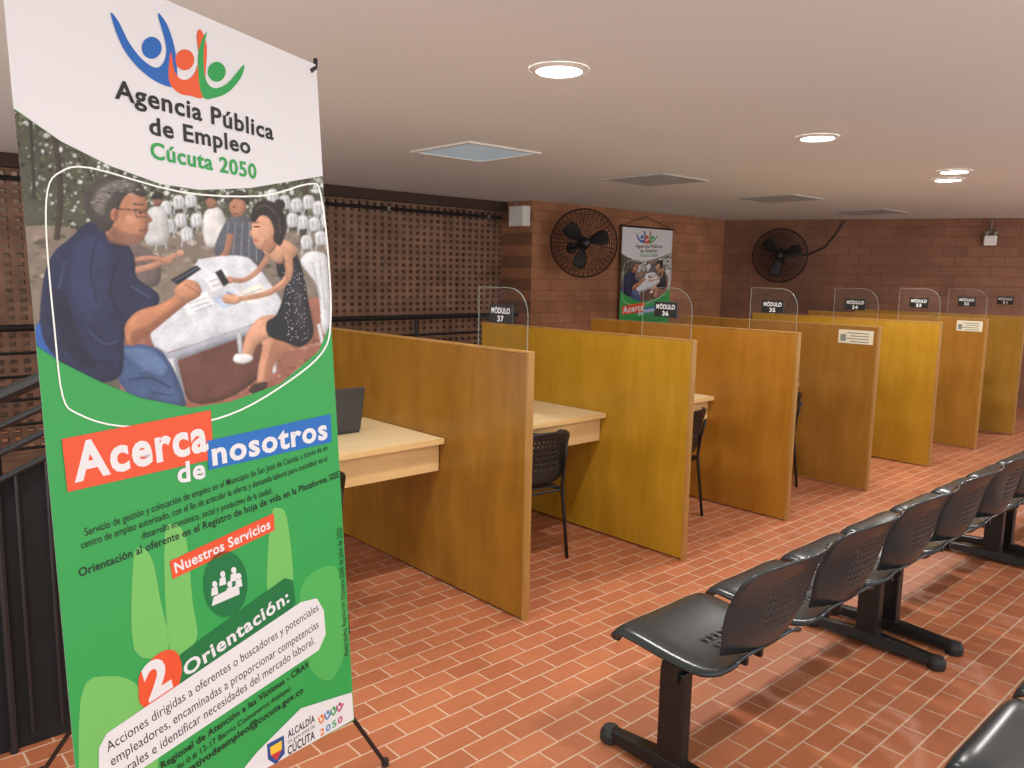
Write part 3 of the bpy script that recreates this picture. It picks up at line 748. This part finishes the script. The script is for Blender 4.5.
A.poly([(106, 212), (112, 196), (128, 188), (142, 194), (147, 205), (146, 212), (152, 220), (148, 224), (147, 232), (140, 241), (126, 244), (112, 240), (104, 230)], (186, 130, 100), True)
A.poly([(110, 226), (124, 232), (140, 236), (138, 243), (124, 245), (108, 240)], (140, 98, 80), True, 0.1, 3)
A.circle((130, 220), 6, 5, (204, 148, 118), 14, 0)
A.poly([(84, 208), (88, 188), (108, 175), (132, 178), (147, 194), (140, 197), (130, 193), (122, 200), (118, 210), (114, 222), (106, 232), (95, 226)], (70, 64, 62), True)
A.poly([(92, 204), (100, 188), (120, 180), (136, 186), (118, 190), (106, 202), (102, 216)], (116, 110, 106), True, 0.1, 3)
for q in range(60):
    t = random.random(); x = 90+t*46; y = 200-math.sin(t*2.6)*20+random.random()*14
    A.line([(x, y), (x+4, y-2+random.random()*3)], 0.8, random.choice([(150, 146, 142), (50, 46, 44), (98, 92, 90)]))
A.circle((114, 215), 4, 6.5, (176, 118, 90)); A.circle((114.5, 215), 2, 4, (140, 88, 68))
A.line([(117, 209), (132, 210), (146, 213)], 1.2, (26, 26, 30)); A.line([(134, 209), (146, 210), (146, 217), (136, 217)], 1.0, (40, 38, 42), closed=True); A.line([(132, 204), (144, 205)], 1.6, (62, 52, 48)); A.circle((140, 213), 1.4, 1.3, (30, 24, 24), 8); A.line([(138, 231), (147, 230)], 1.5, (118, 62, 56)); A.line([(146, 214), (151, 220), (147, 223)], 1.0, (150, 100, 78))
# woman
A.poly([(258, 322), (276, 318), (290, 330), (292, 344), (282, 352), (272, 366), (266, 386), (257, 388), (258, 366), (262, 346), (256, 336)], (204, 150, 120), True)
A.poly([(276, 336), (292, 342), (280, 356), (272, 370), (266, 386), (262, 386), (267, 360)], (168, 116, 90), True, 0.1, 2)
A.poly([(248, 330), (262, 316), (282, 318), (288, 330), (268, 338), (256, 346), (250, 360), (242, 358), (243, 344)], (216, 162, 132), True)
A.poly([(276, 258), (284, 247), (295, 252), (302, 270), (309, 306), (313, 334), (300, 347), (284, 342), (268, 336), (266, 322), (276, 314), (284, 288), (277, 274)], (24, 24, 32), True)
A.poly([(290, 262), (298, 276), (306, 320), (298, 330), (292, 296)], (44, 44, 56), True, 0.1, 3)
for k in range(110):
    y = 268+random.random()*72; x = 281+random.random()*22+(y-270)*0.08
    A.circle((x, y), 0.6, 0.6, (160, 160, 170), 6, 0)
A.poly([(262, 250), (270, 244), (284, 240), (296, 249), (293, 258), (286, 256), (280, 264), (270, 258)], (214, 162, 132), True)
A.line([(287, 252), (288, 276), (270, 292), (240, 299)], 8, (214, 162, 132), True, w2=5); A.line([(284, 262), (286, 280), (268, 295)], 2, (176, 124, 96), True)
A.line([(268, 256), (258, 270), (244, 280), (230, 280)], 6, (200, 148, 118), True, w2=4.5)
A.poly([(222, 296), (232, 294), (242, 298), (236, 304), (224, 303)], (220, 168, 138), True); A.line([(222, 298), (230, 300)], 1, (170, 118, 92)); A.line([(223, 301), (231, 302)], 1, (170, 118, 92))
A.circle((229, 280), 4.5, 3.4, (212, 158, 130)); A.poly([(214, 272), (221, 269), (229, 283), (223, 287)], (24, 24, 30))
A.poly([(251, 224), (254, 216), (264, 212), (274, 218), (276, 234), (270, 246), (261, 250), (254, 245), (252, 238), (249, 233), (251, 229)], (214, 162, 132), True)
A.poly([(262, 244), (272, 238), (276, 246), (268, 254)], (182, 130, 102), True)
A.poly([(250, 219), (252, 208), (262, 200), (276, 204), (284, 216), (285, 232), (280, 246), (273, 240), (273, 228), (268, 218), (260, 216), (254, 223)], (38, 29, 27), True)
A.line([(256, 208), (266, 206), (276, 214)], 1.3, (84, 66, 58), True); A.line([(278, 216), (280, 234)], 1.3, (80, 62, 54), True)
A.circle((279, 205), 6, 6, (38, 29, 27)); A.line([(253, 227), (259, 227)], 1.3, (40, 28, 26)); A.line([(252, 223), (259, 222)], 1, (70, 50, 44)); A.line([(253, 240), (258, 241)], 1.5, (178, 64, 66)); A.circle((272, 232), 1.6, 3, (196, 142, 114), 10)
A.poly([(236, 354), (250, 355), (252, 360), (242, 364), (233, 361)], (236, 236, 236), True); A.poly([(254, 384), (267, 382), (264, 390), (254, 394), (248, 391)], (70, 48, 40), True)

A = Art('picture_outline', 0.0022); arts.append(A)
A.line([(60, 172), (90, 168), (180, 192), (260, 196), (308, 184), (320, 194), (328, 260), (330, 322), (322, 352), (290, 380), (240, 410), (190, 424), (120, 426), (78, 414), (62, 396), (54, 330), (46, 240), (47, 190)], 1.7, (244, 248, 244), True, True)

A = Art('printed_logo', 0.0026); arts.append(A)
A.poly([(110, 13), (118, 22), (128, 42), (142, 60), (156, 68), (164, 60), (165, 44), (157, 14), (166, 24), (173, 44), (176, 64), (175, 86), (160, 84), (142, 72), (126, 54), (116, 34)], (28, 100, 184), True)
A.circle((151, 48), 10, 11, (28, 100, 184))
A.poly([(170, 52), (174, 72), (182, 80), (192, 76), (198, 60), (196, 36), (200, 30), (206, 46), (205, 70), (203, 97), (190, 96), (178, 93), (168, 80)], (230, 92, 48), True)
A.circle((184, 60), 9.5, 10.5, (230, 92, 48))
A.poly([(206, 32), (203, 50), (204, 76), (212, 88), (226, 84), (243, 65), (240, 78), (228, 92), (214, 98), (203, 98), (198, 80), (198, 50)], (40, 160, 80), True)
A.circle((216, 72), 9, 10, (40, 160, 80))

A = Art('title_lettering', 0.0028); arts.append(A)
A.text('Agencia Pública', (114, 98), (273, 140), 17, BLK, 0.024)
A.text('de Empleo', (149, 134), (250, 154), 16, BLK, 0.024)
A.text('Cúcuta 2050', (150, 158), (256, 179), 15, (40, 160, 76), 0.024)
A = Art('slogan_ribbon', 0.0025); arts.append(A)
A.poly([(61, 439), (210, 410), (213, 459), (67, 492)], ORG)
A.poly([(206, 441), (330, 414), (331, 442), (208, 470)], BLU)
A.text('Acerca', (74, 481), (208, 449), 34, WHITE, 0.034)
A.text('de', (177, 483), (205, 477), 19, WHITE, 0.03)
A.text('nosotros', (212, 465), (327, 438), 21, WHITE, 0.032)
A = Art('body_lettering', 0.0018); arts.append(A)
A.text('Servicio de gestión y colocación de empleo en el Municipio de San José de Cúcuta, a través de un', (85, 536), (327, 450), 7.0, BLK, 0.005)
A.text('centro de empleo autorizado, con el fin de articular la oferta y demanda laboral para contribuir en el', (81, 549), (327, 461), 7.0, BLK, 0.005)
A.text('desarrollo económico, social y productivo de la ciudad.', (142, 539), (272, 493), 7.0, BLK, 0.005)
A.text('Orientación al oferente en el Registro de hoja de vida en la Plataforma SISE', (79, 577), (339, 477), 7.5, BLK, 0.015)
A = Art('margin_lettering', 0.0018); arts.append(A)
A.text('Autorizados Resolución Número 0266 de Julio de 2023', (347.5, 655), (341, 527), 5, BLK, 0.008, capvec=(-4.6, 0))
A = Art('services_heading', 0.0024); arts.append(A)
A.poly([(169, 561), (273, 513), (274, 530), (172, 579)], ORG)
A.text('Nuestros Servicios', (175, 573), (270, 528), 10, WHITE, 0.025)
A = Art('service_icon', 0.0024); arts.append(A)
A.circle((225, 584), 22, 33, DGRN, 28)
A.poly([(211, 606), (213, 597), (238, 584), (239, 594)], WHITE)
for (x, y) in [(214, 590), (222, 580), (233, 576), (229, 590), (238, 582)]:
    A.circle((x, y-6), 2.6, 3.2, WHITE, 12); A.poly([(x-3.5, y+6), (x-3, y-2), (x+2.6, y-3.5), (x+3.5, y+4)], WHITE)
A = Art('orientation_panel', 0.0026); arts.append(A)
A.poly([(176, 670), (180, 654), (284, 578), (292, 580), (295, 602), (289, 612), (186, 686), (178, 683)], DGRN)
A.poly([(138, 690), (140, 672), (160, 652), (176, 652), (181, 672), (172, 696), (152, 708), (140, 704)], ORG, True)
A.text('2', (148, 701), (172, 685), 36, WHITE, 0.04)
A.text('Orientación:', (185, 677), (289, 601), 14, WHITE, 0.028)
A.poly([(98, 748), (106, 733), (300, 602), (316, 598), (323, 610), (325, 634), (318, 650), (130, 776), (108, 790), (98, 780)], WHITE)
A.text('Acciones dirigidas a oferentes o buscadores y potenciales', (107, 752), (318, 610), 9.5, BLK, 0.003)
A.text('empleadores, encaminadas a proporcionar competencias', (111, 766), (318, 627), 9.5, BLK, 0.003)
A.text('laborales e identificar necesidades del mercado laboral.', (108, 785), (314, 643), 9.5, BLK, 0.003)
A = Art('address_lettering', 0.0026); arts.append(A)
A.text('Centro Regional de Atención a las Víctimas - CRAV', (127, 793), (309, 666), 7.0, BLK, 0.015)
A.text('(Calle 0 # 12-17 Barrio Comuneros Atalaya)', (166, 778), (290, 690), 6.0, BLK, 0.003)
A.text('administrativodeempleo@cucuta.gov.co', (150, 800), (303, 692), 7.5, BLK, 0.015)
A = Art('footer_emblem', 0.0032); arts.append(A)
A.poly([(120, 850), (230, 784), (256, 752), (300, 708), (351, 692), (353, 719), (90, 866)], WHITE)
A.poly([(266, 744), (283, 735), (284, 753), (275, 764), (267, 759)], (34, 74, 140)); A.poly([(269, 747), (281, 740), (281, 749), (270, 755)], (236, 196, 60)); A.poly([(270, 755), (281, 749), (276, 760)], (200, 50, 50))
A.text('ALCALDÍA', (287, 738), (314, 721), 7.0, (50, 50, 60), 0.03)
A.text('DE SAN JOSÉ DE', (287, 743.5), (314, 727), 3, (50, 50, 60), 0.01)
A.text('CÚCUTA', (287, 755), (314, 738), 8.5, (50, 50, 60), 0.03)
cols = [(226, 120, 50), (60, 130, 190), (60, 160, 90), (190, 60, 120)]
for q, (x, y) in enumerate([(321, 722), (327, 718), (333, 714), (339, 710)]):
    A.circle((x, y-6), 1.6, 2.0, cols[q], 10); A.line([(x-3.4, y-5), (x-1, y+1), (x+3.4, y-7)], 1.5, cols[q], True)
for q, (ch, x, y) in enumerate([('2', 319, 736), ('0', 325, 732), ('5', 331, 728), ('0', 337, 724)]):
    A.text(ch, (x, y), (x+4.6, y-2.8), 6.5, cols[q], 0.02)

MESHES = [(A_.name, A_.build_mesh()) for A_ in arts]
def build_banner(name, label, mw, tf, group):
    e = thing(name, label, 'banner', group=group); e.matrix_world = mw
    corners = [loc2(p) for p in (BL, BR, TR, TL)]
    g = Geo(); nU, nV = 6, 10; vs = []
    for j in range(nV+1):
        for i in range(nU+1):
            s_, t_ = i/nU, j/nV
            a = Vector(corners[0]).lerp(Vector(corners[1]), s_); b = Vector(corners[3]).lerp(Vector(corners[2]), s_); p = a.lerp(b, t_)
            vs.append((p.x, -0.0008, p.y))
    fs = [(j*(nU+1)+i, j*(nU+1)+i+1, (j+1)*(nU+1)+i+1, (j+1)*(nU+1)+i) for j in range(nV) for i in range(nU)]
    g.add(vs, fs)
    g2 = Geo(); g2.v = [(x, 0.0008, z) for x, y, z in g.v]; g2.f = [tuple(reversed(f)) for f in g.f]; g2.m = list(g.m)
    o = mesh_obj('vinyl_sheet', g, cm(GRN), e)
    o.data.transform(tf)
    b = mesh_obj('sheet_reverse', g2, cm((205, 205, 205)), e, label='plain pale back of the vinyl'); b.data.transform(tf)
    for nm, me in MESHES:
        me2 = me.copy(); me2.transform(tf)
        o = bpy.data.objects.new(nm, me2); COL.objects.link(o); o.parent = e
    return e
MW = Matrix((ex, ey, ez)).transposed().to_4x4(); MW.translation = OO
b1 = build_banner('standing_banner', 'tall green and white printed vinyl banner on a black X-stand', MW, Matrix.Identity(4), 'printed employment banners')
inv = MW.inverted()
def L3(x, y, z): return inv @ Vector((x, y, z))
hub = Vector((0, 0.07, 0.62))
cl = {k: Vector((loc2(p)[0], 0.006, loc2(p)[1])) for k, p in dict(TL=TL, TR=TR, BL=BL, BR=BR).items()}
g = Geo(); g.box(-0.03, 0.03, 0.05, 0.10, 0.585, 0.655); mesh_obj('stand_hub', g, M['black'], b1, bevel=0.004)
for k in ('TL', 'TR', 'BL', 'BR'):
    g = Geo(); mid = (hub+cl[k])/2+Vector((0, 0.03, 0)); g.tube([hub, mid, cl[k]], 0.006, 8); mesh_obj('stand_arm', g, M['black'], b1)
for k in ('TR', 'TL'):
    p = cl[k]; sg = 1 if k == 'TR' else -1
    g = Geo(); g.tube([p+Vector((-sg*0.02, -0.008, -0.02)), p+Vector((0, -0.004, -0.004)), p+Vector((sg*0.004, 0.0, 0.02))], 0.006, 8); mesh_obj('corner_hook', g, M['black'], b1)
for tgt in [(1.29, 1.976, 0.008), (0.30, 1.70, 0.008), (0.47, 2.62, 0.008)]:
    g = Geo(); q = L3(*tgt); m2 = hub.lerp(q, 0.5)+Vector((0, 0.02, 0)); g.tube([hub, m2, q], 0.007, 8); mesh_obj('stand_leg', g, M['black'], b1)
    g = Geo(); g.tube([q+ (inv.to_3x3() @ Vector((0, 0, -0.008))), q+(inv.to_3x3() @ Vector((0, 0, 0.014)))], 0.012, 10); mesh_obj('rubber_foot', g, M['rubber'], b1)

W_ = Vector(loc2(BR))-Vector(loc2(BL)); H_ = Vector(loc2(TL))-Vector(loc2(BL)); o_ = Vector(loc2(BL))
m2 = Matrix(((W_.x, H_.x), (W_.y, H_.y))).inverted()
W2, H2 = 1.0, 1.86
A2 = Matrix(((W2*m2[0][0], W2*m2[0][1]), (H2*m2[1][0], H2*m2[1][1])))
off = -(A2 @ o_)+Vector((-W2/2, -H2))
tf = Matrix(((A2[0][0], 0, A2[0][1], off.x), (0, 1, 0, 0), (A2[1][0], 0, A2[1][1], off.y), (0, 0, 0, 1)))
b2 = build_banner('hanging_banner', 'green and white printed banner hanging on a clay-brick wall', Matrix.Translation((8.05, 6.34, 2.15)), tf, 'printed employment banners')
g = Geo(); g.tube([(-0.53, 0.005, 0.0), (0.53, 0.005, 0)], 0.012, 8); mesh_obj('top_rod', g, M['black'], b2)
g = Geo(); g.tube([(-0.48, 0.01, 0.01), (0, 0.03, 0.14), (0.48, 0.01, 0.01)], 0.004, 6); mesh_obj('hanging_cord', g, M['black'], b2)
g = Geo(); g.tube([(0, 0.06, 0.14), (0, 0.02, 0.14)], 0.006, 6); mesh_obj('nail', g, M['galv'], b2)

# ------------------------------------------------------------------ world
w = bpy.data.worlds.new('world'); scn.world = w; w.use_nodes = True
bg = w.node_tree.nodes['Background']; bg.inputs['Color'].default_value = (0.98, 0.98, 0.97, 1); bg.inputs['Strength'].default_value = 2.15
